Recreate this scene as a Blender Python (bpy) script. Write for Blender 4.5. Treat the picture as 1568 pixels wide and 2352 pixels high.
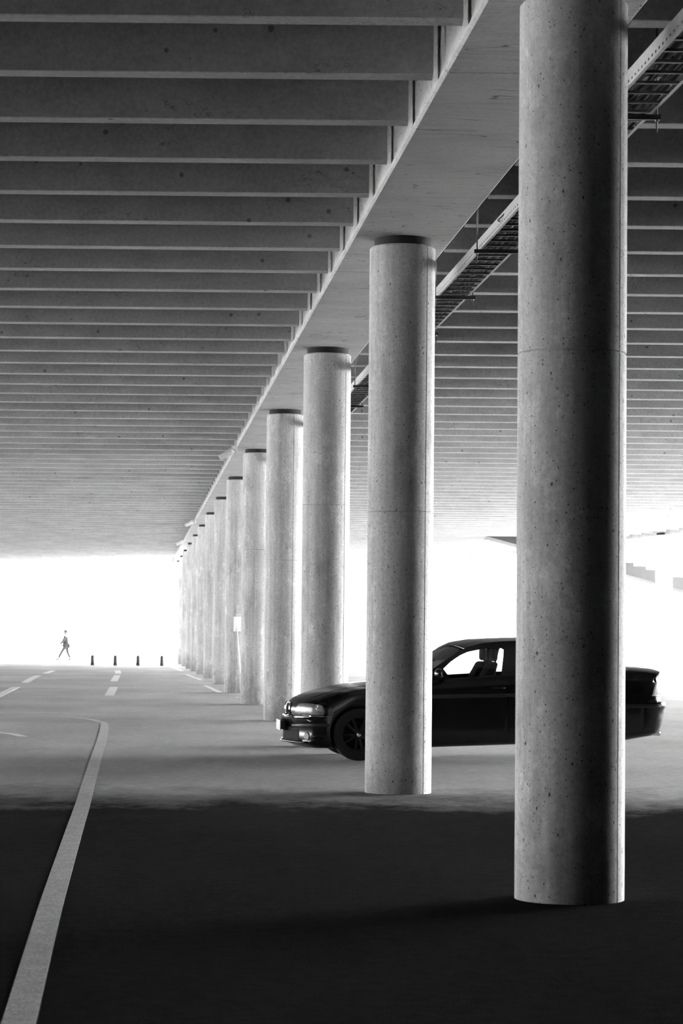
import bpy, bmesh, math, random
from mathutils import Vector, Matrix
from mathutils.bvhtree import BVHTree
PI = math.pi
random.seed(7)
SC = bpy.context.scene
COL = SC.collection
for _o in list(bpy.data.objects):
    bpy.data.objects.remove(_o)

# ------------------------------------------------------------------ camera
EYE, FPX = 1.547, 5553.0
PITCH, ROLL = 0.0493, 0.0099
cam_data = bpy.data.cameras.new('camera')
cam_data.sensor_fit = 'VERTICAL'; cam_data.sensor_height = 36; cam_data.sensor_width = 24
cam_data.lens = FPX / 2352 * 36
cam_data.clip_end = 2000
cam_data.dof.use_dof = True
cam_data.dof.focus_distance = 25.0
cam_data.dof.aperture_fstop = 7.0
cam = bpy.data.objects.new('camera', cam_data); COL.objects.link(cam)
vx = Vector((1, 0, 0)); vv = Vector((0, -math.sin(PITCH), math.cos(PITCH)))
vf = Vector((0, math.cos(PITCH), math.sin(PITCH)))
cr = math.cos(ROLL) * vx + math.sin(ROLL) * vv
cu = math.cos(ROLL) * vv - math.sin(ROLL) * vx
cam.matrix_world = Matrix(((cr.x, cu.x, -vf.x, 0), (cr.y, cu.y, -vf.y, 0), (cr.z, cu.z, -vf.z, EYE), (0, 0, 0, 1)))
SC.camera = cam

# ------------------------------------------------------------------ daylight
SC.view_settings.view_transform = 'Standard'
SC.view_settings.look = 'None'
SC.view_settings.exposure = 0.0
SC.view_settings.gamma = 1.0
SC.view_settings.use_curve_mapping = False
world = bpy.data.worlds.new('overcast_sky'); SC.world = world
world.use_nodes = True
wnt = world.node_tree
bgn = wnt.nodes['Background']
bgn.inputs[0].default_value = (1, 1, 1, 1)
# hazy overcast sky, brightest around the veiled sun on the far right
SKY, GLOW = 22.5, 5.2
GDIR = Vector((math.sin(math.radians(48)), math.cos(math.radians(48)), 0.05)).normalized()
wtc = wnt.nodes.new('ShaderNodeTexCoord'); wdp = wnt.nodes.new('ShaderNodeVectorMath'); wdp.operation = 'DOT_PRODUCT'
wdp.inputs[1].default_value = GDIR
wnt.links.new(wtc.outputs['Generated'], wdp.inputs[0])
wmr = wnt.nodes.new('ShaderNodeMapRange'); wmr.interpolation_type = 'SMOOTHSTEP'
for _i, _k in enumerate((0.76, 0.99, SKY, SKY * (1 + GLOW))): wmr.inputs[_i + 1].default_value = _k
wnt.links.new(wdp.outputs['Value'], wmr.inputs[0]); wnt.links.new(wmr.outputs[0], bgn.inputs[1])
sun_d = bpy.data.lights.new('sun', 'SUN'); sun_d.energy = 175.0; sun_d.angle = math.radians(3)
sun = bpy.data.objects.new('sun', sun_d); COL.objects.link(sun)
sun.location = (60, 60, 60)
sun.rotation_euler = Vector((-0.37, -0.37, -0.85)).to_track_quat('-Z', 'Y').to_euler()
SC.cycles.max_bounces = 8
SC.cycles.diffuse_bounces = 6
SC.cycles.glossy_bounces = 4
SC.cycles.transmission_bounces = 6
SC.cycles.caustics_reflective = False
SC.cycles.caustics_refractive = False

# ------------------------------------------------------------------ layout numbers
SK = 0.0849                 # the column row is skewed: X = lat - SK * Y
D1, SPAN, COLTOP = 14.2187, 9.2023, 5.286
RAD = 0.32
SOFFIT = EYE + 3.82         # underside of the main girder
BEAM_Z = EYE + 3.86         # underside of the cross beams
SLAB_Z = BEAM_Z + 0.62
EDGE = [(-80, 220.0), (-21.3, 150.8), (4.7, 119.1), (9.0, 113.5), (11.3, 95.5), (12.5, 88.7), (15.0, 80.0), (26.0, 62.0)]
LAT_L, X_R, Y_B = -52.0, 26.0, -22.0
def row_x(lat, y): return lat - SK * y
def edge_x(y):
    if y <= EDGE[-1][1]: return EDGE[-1][0]
    for (x0, y0), (x1, y1) in zip(EDGE, EDGE[1:]):
        if y1 <= y <= y0: return x0 + (x1 - x0) * (y - y0) / (y1 - y0)
    return EDGE[0][0]
def dip(y): return -0.005 * max(0.0, min(y, 160) - 75)

# ------------------------------------------------------------------ materials
def new_mat(name):
    m = bpy.data.materials.new(name); m.use_nodes = True
    nt = m.node_tree
    for n in list(nt.nodes): nt.nodes.remove(n)
    out = nt.nodes.new('ShaderNodeOutputMaterial'); b = nt.nodes.new('ShaderNodeBsdfPrincipled')
    nt.links.new(b.outputs[0], out.inputs[0])
    return m, nt, b
def flat(name, g, rough=0.6, metal=0.0, spec=0.5, noise=0.0, scale=20, coat=0.0):
    m, nt, b = new_mat(name)
    b.inputs['Roughness'].default_value = rough; b.inputs['Metallic'].default_value = metal
    b.inputs['Specular IOR Level'].default_value = spec
    b.inputs['Coat Weight'].default_value = coat
    b.inputs['Coat Roughness'].default_value = 0.03
    tc = nt.nodes.new('ShaderNodeTexCoord'); n = nt.nodes.new('ShaderNodeTexNoise')
    n.inputs['Scale'].default_value = scale; n.inputs['Detail'].default_value = 6
    nt.links.new(tc.outputs['Object'], n.inputs['Vector'])
    r = nt.nodes.new('ShaderNodeMapRange')
    r.inputs[1].default_value = 0.3; r.inputs[2].default_value = 0.7
    r.inputs[3].default_value = g * (1 - noise); r.inputs[4].default_value = g * (1 + noise)
    nt.links.new(n.outputs[0], r.inputs[0]); nt.links.new(r.outputs[0], b.inputs['Base Color'])
    return m
class NG:
    """tiny node helper: scalar expressions"""
    def __init__(s, nt): s.nt = nt
    def pos(s): return s.nt.nodes.new('ShaderNodeNewGeometry').outputs['Position']
    def mapping(s, v, scale, loc=(0, 0, 0)):
        m = s.nt.nodes.new('ShaderNodeMapping'); m.inputs['Scale'].default_value = scale
        m.inputs['Location'].default_value = loc
        s.nt.links.new(v, m.inputs['Vector']); return m.outputs[0]
    def noise(s, v, scale, detail=5, rough=0.55, dist=0.0):
        n = s.nt.nodes.new('ShaderNodeTexNoise'); n.inputs['Scale'].default_value = scale
        n.inputs['Detail'].default_value = detail; n.inputs['Roughness'].default_value = rough
        n.inputs['Distortion'].default_value = dist
        s.nt.links.new(v, n.inputs['Vector']); return n.outputs[0]
    def voro(s, v, scale):
        n = s.nt.nodes.new('ShaderNodeTexVoronoi'); n.inputs['Scale'].default_value = scale
        s.nt.links.new(v, n.inputs['Vector']); return n.outputs['Distance'], n.outputs['Color']
    def rng(s, v, a, b, c, d, smooth=False):
        r = s.nt.nodes.new('ShaderNodeMapRange')
        if smooth: r.interpolation_type = 'SMOOTHSTEP'
        for i, k in enumerate((a, b, c, d)): r.inputs[i + 1].default_value = k
        s.nt.links.new(v, r.inputs[0]); return r.outputs[0]
    def m(s, op, a, b=None):
        n = s.nt.nodes.new('ShaderNodeMath'); n.operation = op
        for i, k in enumerate((a, b)):
            if k is None: continue
            if isinstance(k, (int, float)): n.inputs[i].default_value = k
            else: s.nt.links.new(k, n.inputs[i])
        return n.outputs[0]
    def sep(s, v):
        n = s.nt.nodes.new('ShaderNodeSeparateXYZ'); s.nt.links.new(v, n.inputs[0]); return n.outputs
    def bump(s, h, b, strength, dist):
        n = s.nt.nodes.new('ShaderNodeBump'); n.inputs['Strength'].default_value = strength
        n.inputs['Distance'].default_value = dist
        s.nt.links.new(h, n.inputs['Height']); s.nt.links.new(n.outputs[0], b.inputs['Normal'])

def concrete(name, base, kind):
    m, nt, b = new_mat(name); g = NG(nt); p = g.pos()
    b.inputs['Roughness'].default_value = 0.75
    b.inputs['Specular IOR Level'].default_value = 0.35
    big = g.rng(g.noise(p, 1.1, 7, 0.62), 0.3, 0.72, 0.78, 1.12)
    fine = g.m('MULTIPLY', g.rng(g.noise(p, 28, 6, 0.7), 0.3, 0.7, 0.82, 1.16), g.rng(g.noise(p, 150, 3, 0.8), 0.3, 0.7, 0.82, 1.18))
    c = g.m('MULTIPLY', g.m('MULTIPLY', big, fine), base)
    # pits and blow holes
    def pits(scale, r, keep, zs=0.7):
        d, col = g.voro(g.mapping(p, (1, 1, zs)), scale)
        dn = g.m('ADD', d, g.rng(g.noise(p, scale * 3, 3), 0, 1, -0.05, 0.05))
        hole = g.rng(dn, r * 0.7, r, 0, 1)
        sel = g.rng(g.sep(col)[0], keep, keep + 0.01, 1, 0)
        return g.m('MAXIMUM', hole, g.m('SUBTRACT', 1, sel))
    if kind == 'column':
        streak = g.rng(g.noise(g.mapping(p, (1, 1, 0.05)), 13, 5, 0.6), 0.3, 0.75, 1.15, 0.72)
        c = g.m('MULTIPLY', c, streak)
        pale = g.rng(g.noise(g.mapping(p, (1, 1, 0.45), (3, 0, 1.3)), 4.5, 9, 0.8), 0.55, 0.60, 1.0, 1.28)
        c = g.m('MULTIPLY', c, pale)
        dark = g.rng(g.noise(g.mapping(p, (1, 1, 0.35), (0, 5, 0)), 3.2, 8, 0.72), 0.55, 0.72, 1.0, 0.55)
        c = g.m('MULTIPLY', c, dark)
        z = g.sep(p)[2]
        grime = g.rng(g.m('ADD', z, g.rng(g.noise(p, 5, 6, 0.7), 0, 1, -0.55, 0.55)), 0.0, 0.65, 0.62, 1.0, True)
        c = g.m('MULTIPLY', c, grime)
        for a in (pits(34, 0.17, 0.5), pits(16, 0.11, 0.4, 0.5), pits(75, 0.2, 0.6)):
            c = g.m('MULTIPLY', c, g.rng(a, 0, 1, 0.12, 1))
        g.bump(g.m('ADD', g.noise(p, 40, 5), g.noise(p, 5, 4)), b, 0.25, 0.01)
    elif kind == 'girder':
        boards = g.noise(g.mapping(p, (0.25, 6, 6)), 9, 5, 0.75)
        c = g.m('MULTIPLY', c, g.rng(boards, 0.3, 0.72, 0.80, 1.15))
        n = g.noise(g.mapping(p, (0.35, 1.5, 1.5), (2, 0.4, 0)), 1.3, 2, 0.4)
        crack = g.rng(g.m('ABSOLUTE', g.m('SUBTRACT', g.m('FRACT', g.m('MULTIPLY', n, 14)), 0.5)), 0.0, 0.04, 0.10, 1)
        mask = g.rng(g.noise(g.mapping(p, (0.8, 1, 1), (9, 3, 1)), 0.9, 3), 0.52, 0.56, 0, 1)
        c = g.m('MULTIPLY', c, g.m('MAXIMUM', crack, mask))
        c = g.m('MULTIPLY', c, g.rng(pits(12, 0.10, 0.3, 1), 0, 1, 0.4, 1))
        g.bump(boards, b, 0.3, 0.01)
    elif kind == 'beam':
        st = g.rng(g.noise(g.mapping(p, (0.2, 1, 1)), 4, 7, 0.7), 0.3, 0.75, 1.08, 0.82)
        c = g.m('MULTIPLY', c, st)
        c = g.m('MULTIPLY', c, g.rng(pits(5.5, 0.14, 0.22, 1), 0, 1, 0.4, 1))
        ln = g.noise(g.mapping(p, (0.7, 1, 1.6), (1, 2, 3)), 1.6, 4, 0.6)
        crack = g.rng(g.m('ABSOLUTE', g.m('SUBTRACT', ln, 0.62)), 0.0, 0.003, 0.35, 1)
        c = g.m('MULTIPLY', c, crack)
        g.bump(g.noise(p, 22, 5), b, 0.2, 0.01)
    nt.links.new(c, b.inputs['Base Color'])
    return m
def asphalt():
    m, nt, b = new_mat('asphalt'); g = NG(nt); p = g.pos()
    b.inputs['Roughness'].default_value = 0.62
    b.inputs['Specular IOR Level'].default_value = 0.0
    big = g.rng(g.noise(g.mapping(p, (1, 0.5, 1)), 0.35, 7, 0.6), 0.3, 0.7, 0.80, 1.2)
    grit = g.rng(g.noise(p, 90, 4, 0.8), 0.3, 0.7, 0.55, 1.45)
    mott = g.rng(g.noise(p, 9, 6, 0.75), 0.3, 0.7, 0.78, 1.22)
    # asphalt near the camera painted darker as shade, up to a ragged surface change
    seam_shade = g.m('ADD', g.sep(p)[1], g.m('MULTIPLY', g.m('SUBTRACT', g.noise(g.mapping(p, (1, 0.6, 1)), 0.9, 8, 0.75), 0.5), 6.0))
    alb = g.rng(seam_shade, 21.0, 24.2, 0.028, 0.29)
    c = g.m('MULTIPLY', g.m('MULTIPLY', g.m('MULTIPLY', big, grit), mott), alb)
    # pale dusty trails round the columns
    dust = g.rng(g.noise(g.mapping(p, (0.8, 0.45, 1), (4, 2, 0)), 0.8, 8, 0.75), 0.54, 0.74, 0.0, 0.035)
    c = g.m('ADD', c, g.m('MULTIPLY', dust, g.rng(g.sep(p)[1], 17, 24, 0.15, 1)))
    nt.links.new(c, b.inputs['Base Color'])
    nt.links.new(g.rng(seam_shade, 21.3, 24.0, 0.0, 0.02), b.inputs['Specular IOR Level'])
    r = g.rng(g.noise(p, 3, 6, 0.6), 0.3, 0.7, 0.80, 0.95)
    nt.links.new(r, b.inputs['Roughness'])
    g.bump(g.m('ADD', g.noise(p, 70, 4, 0.8), g.noise(p, 14, 3)), b, 0.5, 0.012)
    return m
def paint(name='worn_white_paint', alb=0.52):
    m, nt, b = new_mat(name); g = NG(nt); p = g.pos()
    b.inputs['Roughness'].default_value = 0.6
    w = g.rng(g.noise(p, 60, 6, 0.8), 0.38, 0.62, 0.25, 1.0)
    w2 = g.rng(g.noise(p, 6, 5, 0.7), 0.3, 0.65, 0.65, 1.0)
    nt.links.new(g.m('MULTIPLY', g.m('MULTIPLY', w, w2), alb), b.inputs['Base Color'])
    g.bump(g.noise(p, 70, 4, 0.8), b, 0.4, 0.01)
    return m
M = {}
M['column'] = concrete('column_concrete', 0.60, 'column')
M['girder'] = concrete('girder_concrete', 0.74, 'girder')
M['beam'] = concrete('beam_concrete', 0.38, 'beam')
M['soffit'] = concrete('lit_soffit_concrete', 0.85, 'beam')  # beam concrete made paler, standing in for light from below
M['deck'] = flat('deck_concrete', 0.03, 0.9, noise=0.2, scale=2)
M['wall'] = flat('unseen_wall_concrete', 0.04, 0.9, noise=0.2, scale=2)
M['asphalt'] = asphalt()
M['pavement'] = flat('sunlit_pavement', 0.085, 0.9, noise=0.06, scale=0.4)
M['bounce'] = flat('bounce_ground', 0.85, 0.9, noise=0.06, scale=0.4)  # unseen ground made bright to throw light up under the deck
M['paint'] = paint()
M['paint_fresh'] = paint('fresher_white_paint', 0.85)
M['pad'] = flat('black_bearing_pad', 0.006, 0.9, noise=0.2)
M['zinc'] = flat('galvanised_steel', 0.42, 0.45, 0.3, noise=0.12, scale=30)
M['rung'] = flat('dull_steel', 0.10, 0.5, 0.3, noise=0.2, scale=30)
M['cable'] = flat('black_cable', 0.012, 0.5, noise=0.2)
M['carpaint'] = flat('black_car_paint', 0.0035, 0.22, 0.0, 0.3, coat=0.22, noise=0.05)
M['trim'] = flat('black_plastic', 0.006, 0.5)
M['rubber'] = flat('tyre_rubber', 0.003, 0.8, noise=0.2)
M['chrome'] = flat('chrome', 0.75, 0.12, 1.0)
M['alloy'] = flat('dark_alloy', 0.012, 0.4, 0.6)
M['void'] = flat('dark_mesh', 0.002, 0.9)
M['lamp'] = flat('headlamp_lens', 0.16, 0.42, 0.3, 0.5, coat=0.35, noise=0.3, scale=8)
M['fog'] = flat('fog_lamp_lens', 0.05, 0.3, 0.2, 0.4)
M['taillamp'] = flat('tail_lamp_lens', 0.35, 0.22, 0.0, 0.7, coat=1.0, noise=0.3, scale=8)
M['clearlamp'] = flat('clear_lamp_lens', 0.8, 0.12, 0.0, 0.7, coat=1.0)
M['plate'] = flat('number_plate', 0.35, 0.4, noise=0.1, scale=12)
M['seat'] = flat('dark_seat_fabric', 0.006, 0.9)
M['white'] = flat('white_enamel', 0.75, 0.4, noise=0.04)
M['sign'] = flat('white_sign_face', 0.8, 0.45, noise=0.04)
M['skin'] = flat('skin', 0.05, 0.6)
M['cloth_dark'] = flat('dark_cloth', 0.008, 0.9, noise=0.2)
M['cloth_mid'] = flat('grey_cloth', 0.012, 0.9, noise=0.2)
M['post'] = flat('grey_post', 0.035, 0.7)
M['stair'] = flat('stair_concrete', 0.03, 0.8, noise=0.12, scale=4)
def glass():
    m, nt, b = new_mat('car_glass')
    out = [n for n in nt.nodes if n.type == 'OUTPUT_MATERIAL'][0]
    nt.nodes.remove(b)
    t = nt.nodes.new('ShaderNodeBsdfTransparent'); t.inputs[0].default_value = (0.93, 0.93, 0.93, 1)
    gl = nt.nodes.new('ShaderNodeBsdfGlossy'); gl.inputs['Roughness'].default_value = 0.02
    fr = nt.nodes.new('ShaderNodeFresnel'); fr.inputs['IOR'].default_value = 1.45
    mx = nt.nodes.new('ShaderNodeMixShader')
    nt.links.new(fr.outputs[0], mx.inputs[0]); nt.links.new(t.outputs[0], mx.inputs[1]); nt.links.new(gl.outputs[0], mx.inputs[2])
    nt.links.new(mx.outputs[0], out.inputs[0])
    return m
M['glass'] = glass()

# ------------------------------------------------------------------ mesh helpers
def link(name, bm, m, parent=None, smooth=False):
    me = bpy.data.meshes.new(name)
    bmesh.ops.recalc_face_normals(bm, faces=bm.faces)
    bm.to_mesh(me); bm.free()
    me.materials.append(m)
    if smooth:
        for p in me.polygons: p.use_smooth = True
    o = bpy.data.objects.new(name, me); COL.objects.link(o)
    if parent: o.parent = parent
    return o
def empty(name, loc=(0, 0, 0), rz=0):
    o = bpy.data.objects.new(name, None); COL.objects.link(o)
    o.location = loc; o.rotation_euler = (0, 0, rz); o.empty_display_size = 0.2
    return o
def tag(o, label=None, cat=None, group=None, kind=None):
    if label: o['label'] = label
    if cat: o['category'] = cat
    if group: o['group'] = group
    if kind: o['kind'] = kind
    return o
def smooth_angle(o, deg=35):
    for p in o.data.polygons: p.use_smooth = True
    o.data.set_sharp_from_angle(angle=math.radians(deg))
def hexa(bm, pts):
    v = [bm.verts.new(p) for p in pts]
    for f in ((3, 2, 1, 0), (4, 5, 6, 7), (1, 5, 4, 0), (2, 6, 5, 1), (3, 7, 6, 2), (0, 4, 7, 3)):
        bm.faces.new([v[i] for i in f])
def box(bm, x0, x1, y0, y1, z0, z1):
    hexa(bm, [(x0, y0, z0), (x1, y0, z0), (x1, y1, z0), (x0, y1, z0), (x0, y0, z1), (x1, y0, z1), (x1, y1, z1), (x0, y1, z1)])
def prism(bm, poly, f0, f1):
    a = [bm.verts.new(f0(*p)) for p in poly]; b = [bm.verts.new(f1(*p)) for p in poly]
    n = len(poly)
    bm.faces.new(a); bm.faces.new(list(reversed(b)))
    for i in range(n):
        j = (i + 1) % n; bm.faces.new((a[i], b[i], b[j], a[j]))
def lathe(bm, prof, seg=48, cx=0, cy=0, rfun=None, caps=True):
    rings = []
    for r, z in prof:
        ring = []
        for i in range(seg):
            a = 2 * PI * i / seg
            rr = r * (rfun(a) if rfun else 1)
            ring.append(bm.verts.new((cx + rr * math.cos(a), cy + rr * math.sin(a), z)))
        rings.append(ring)
    for A, B in zip(rings, rings[1:]):
        for i in range(seg):
            j = (i + 1) % seg; bm.faces.new((A[i], A[j], B[j], B[i]))
    if caps:
        bm.faces.new(list(reversed(rings[0]))); bm.faces.new(rings[-1])
def tube(bm, pts, r, seg=8, caps=True):
    pts = [Vector(p) for p in pts]; rings = []
    rs = r if isinstance(r, (list, tuple)) else [r] * len(pts)
    up = Vector((0, 0, 1))
    for i, p in enumerate(pts):
        d = (pts[min(i + 1, len(pts) - 1)] - pts[max(i - 1, 0)]).normalized()
        s = d.cross(up)
        if s.length < 1e-3: s = Vector((1, 0, 0))
        s.normalize(); t = s.cross(d)
        rings.append([bm.verts.new(p + rs[i] * (s * math.cos(2 * PI * k / seg) + t * math.sin(2 * PI * k / seg))) for k in range(seg)])
    for A, B in zip(rings, rings[1:]):
        for k in range(seg):
            j = (k + 1) % seg; bm.faces.new((A[k], A[j], B[j], B[k]))
    if caps:
        bm.faces.new(list(reversed(rings[0]))); bm.faces.new(rings[-1])

# ------------------------------------------------------------------ setting: ground, deck, unseen walls
NTH = ['first', 'second', 'third', 'fourth', 'fifth', 'sixth', 'seventh', 'eighth', 'ninth', 'tenth', 'eleventh', 'twelfth', 'thirteenth', 'fourteenth']
bm = bmesh.new()
ys = [Y_B] + [float(y) for y in range(-15, 76, 15)] + [90, 105, 120, 135, 150, 160, 175, 200, 225]
prev = None
for y in ys:
    xl = row_x(LAT_L, y); xr = edge_x(y) if y > 62 else X_R
    xr = max(xr, xl + 0.5)
    cur = [bm.verts.new((xl, y, dip(y))), bm.verts.new((xr, y, dip(y)))]
    if prev: bm.faces.new((prev[0], prev[1], cur[1], cur[0]))
    prev = cur
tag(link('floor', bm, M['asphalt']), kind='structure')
bm = bmesh.new()
prev = None
for y, z in [(-80, -0.03), (75, -0.03), (160, dip(160) - 0.03), (500, dip(160) - 0.03)]:
    cur = [bm.verts.new((-300, y, z)), bm.verts.new((300, y, z))]
    if prev: bm.faces.new((prev[0], prev[1], cur[1], cur[0]))
    prev = cur
tag(link('outdoor_pavement', bm, M['pavement']), kind='structure')

# unseen bright ground planes added left and right to bounce light under the deck
for nm, x0, x1, y0, y1 in (('bounce_ground_left', -300, -62.5, -80, 150), ('bounce_ground_right', 27.5, 200, -60, 72)):
    bm = bmesh.new(); bm.faces.new([bm.verts.new(p) for p in ((x0, y0, -0.02), (x1, y0, -0.02), (x1, y1, -0.02), (x0, y1, -0.02))])
    tag(link(nm, bm, M['bounce']), kind='structure')
def line_hit():
    (x0, y0), (x1, y1) = EDGE[0], EDGE[1]
    k = (y1 - y0) / (x1 - x0)
    # y = y0 + k (x - x0), x = LAT_L - SK y
    y = (y0 + k * (LAT_L - x0)) / (1 + k * SK)
    return LAT_L - SK * y, y
hx, hy = line_hit()
poly = [(row_x(LAT_L, Y_B), Y_B), (X_R, Y_B)] + list(reversed(EDGE[1:])) + [(hx, hy)]
bm = bmesh.new()
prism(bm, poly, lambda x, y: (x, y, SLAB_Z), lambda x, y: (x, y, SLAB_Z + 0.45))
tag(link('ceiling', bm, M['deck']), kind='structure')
# downstand along the far skewed edge
bm = bmesh.new()
E2 = [(hx, hy)] + EDGE[1:]
for (x0, y0), (x1, y1) in zip(E2, E2[1:]):
    d = Vector((x1 - x0, y1 - y0)).normalized(); n = Vector((-d.y, d.x)) * 0.3
    hexa(bm, [(x0, y0, BEAM_Z - 0.12), (x1, y1, BEAM_Z - 0.12), (x1 + n.x, y1 + n.y, BEAM_Z - 0.12), (x0 + n.x, y0 + n.y, BEAM_Z - 0.12),
              (x0, y0, SLAB_Z + 0.6), (x1, y1, SLAB_Z + 0.6), (x1 + n.x, y1 + n.y, SLAB_Z + 0.6), (x0 + n.x, y0 + n.y, SLAB_Z + 0.6)])
tag(link('trim_1', bm, M['beam']), kind='structure')
def wall(name, a, b, t=0.4, z1=None):
    bm = bmesh.new(); d = Vector((b[0] - a[0], b[1] - a[1])).normalized(); n = Vector((-d.y, d.x)) * t
    z1 = z1 or SLAB_Z + 0.45
    hexa(bm, [(a[0], a[1], -0.05), (b[0], b[1], -0.05), (b[0] + n.x, b[1] + n.y, -0.05), (a[0] + n.x, a[1] + n.y, -0.05),
              (a[0], a[1], z1), (b[0], b[1], z1), (b[0] + n.x, b[1] + n.y, z1), (a[0] + n.x, a[1] + n.y, z1)])
    tag(link(name, bm, M['wall']), kind='structure')
wall('unseen_wall_right', (X_R, 31.0), (X_R, Y_B))  # unseen walls placed to keep daylight off the near floor and columns
wall('unseen_wall_back', (X_R, Y_B), (row_x(LAT_L, Y_B), Y_B))
wall('unseen_wall_left', (row_x(LAT_L, Y_B), Y_B), (row_x(LAT_L, -3.0), -3.0))

# ------------------------------------------------------------------ columns
col_y = [D1 + SPAN * i for i in range(14)]
def column(name, x, y, joint, label, group, seam_deg=-38, z0=None, base_dark=None):
    z0 = dip(y) if z0 is None else z0
    root = empty(name, (x, y, z0))
    h = COLTOP - z0
    zs = [0, 0.02]
    prof = [(RAD * 0.996, -0.03), (RAD, 0.012)]
    zz = 0.3
    while zz < joint - 0.1 - z0: prof.append((RAD, zz)); zz += 0.5
    j = joint - z0
    prof += [(RAD, j - 0.007), (RAD - 0.009, j - 0.002), (RAD - 0.009, j + 0.002), (RAD, j + 0.007)]
    zz = j + 0.4
    while zz < h - 0.2: prof.append((RAD, zz)); zz += 0.5
    prof += [(RAD, h - 0.018), (RAD - 0.018, h)]
    sa = math.radians(seam_deg) % (2 * PI)
    bm = bmesh.new()
    # angular samples with a narrow seam notch
    angs = [2 * PI * i / 72 for i in range(72)]
    angs = [a for a in angs if abs((a - sa + PI) % (2 * PI) - PI) > 0.03] + [sa - 0.016, sa - 0.006, sa + 0.006, sa + 0.016]
    angs = sorted(a % (2 * PI) for a in angs)
    rings = []
    for r, z in prof:
        ring = []
        for a in angs:
            d = (a - sa + PI) % (2 * PI) - PI
            rr = r - (0.009 if abs(d) < 0.01 else 0.0)
            ring.append(bm.verts.new((rr * math.cos(a), rr * math.sin(a), z)))
        rings.append(ring)
    n = len(angs)
    for A, B in zip(rings, rings[1:]):
        for i in range(n):
            k = (i + 1) % n; bm.faces.new((A[i], A[k], B[k], B[i]))
    bm.faces.new(list(reversed(rings[0]))); bm.faces.new(rings[-1])
    o = link('shaft', bm, M['column'], root); smooth_angle(o, 30)
    bm = bmesh.new(); lathe(bm, [(RAD * 0.86, h - 0.005), (RAD * 0.86, SOFFIT - z0)], 40)
    o = link('bearing_pad', bm, M['pad'], root); smooth_angle(o, 40)
    o['label'] = 'black bearing pad on top of the shaft'
    tag(root, label, 'column', group)
    return root
COL_LABELS = {
    0: 'nearest and widest round concrete column, standing in front of the black car doors',
    1: 'second nearest round concrete column with pale patches, in front of the car bonnet',
    2: 'third nearest round concrete column, rising straight behind the car bonnet',
    3: 'fourth nearest round concrete column, its foot left of the car number plate',
    4: 'fifth nearest round concrete column, just right of the leaning white sign',
    5: 'sixth nearest round concrete column, directly behind the leaning white sign',
}
for i, y in enumerate(col_y):
    lab = COL_LABELS.get(i, '%s round concrete column in the row counted away from the camera' % NTH[i] if i < 13 else
                         'farthest round concrete column of the row, against the bright open end')
    column('concrete_column', row_x(2.5591, y), y, (3.19, 2.70, 3.24, 2.76, 3.24, 2.9)[i] if i < 6 else (3.2 if i % 2 == 0 else 2.72),
           lab, 'round columns of the long row', seam_deg=(-36, -43, -38, -60, -50)[i] if i < 5 else -100 + 17 * (i % 5))
column('concrete_column', 12.15, 91.0, 3.2, 'lone pale round column far right, beside the outdoor stairs', None, -90)

# ------------------------------------------------------------------ girder (one piece per bay)
gl, gr = 2.066, 3.053
js = [2.0] + [c + 2.15 for c in col_y[:-1]] + [137.0]
for i, (a, b) in enumerate(zip(js, js[1:])):
    b2 = b - 0.02
    bm = bmesh.new()
    if i == len(js) - 2: b2 = 130.6
    xl = lambda y: row_x(gl, y); xr = lambda y: row_x(gr, y)
    ch = 0.02
    sec = [(gl + ch, SOFFIT), (gr - ch, SOFFIT), (gr, SOFFIT + ch), (gr, SLAB_Z - 0.004), (gl, SLAB_Z - 0.004), (gl, SOFFIT + ch)]
    yb_r = min(b2, 129.5)
    prism(bm, sec, lambda l, z: (row_x(l, a), a, z), lambda l, z: (row_x(l, b2), b2, z))
    o = link('girder', bm, M['girder'])
    tag(o, ('concrete girder segment resting on the %s column from the camera' % ('nearest' if i == 0 else NTH[i])) if i < 13 else
        'last concrete girder segment ending at the bright open end', 'girder', 'girder segments over the column row')

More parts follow.
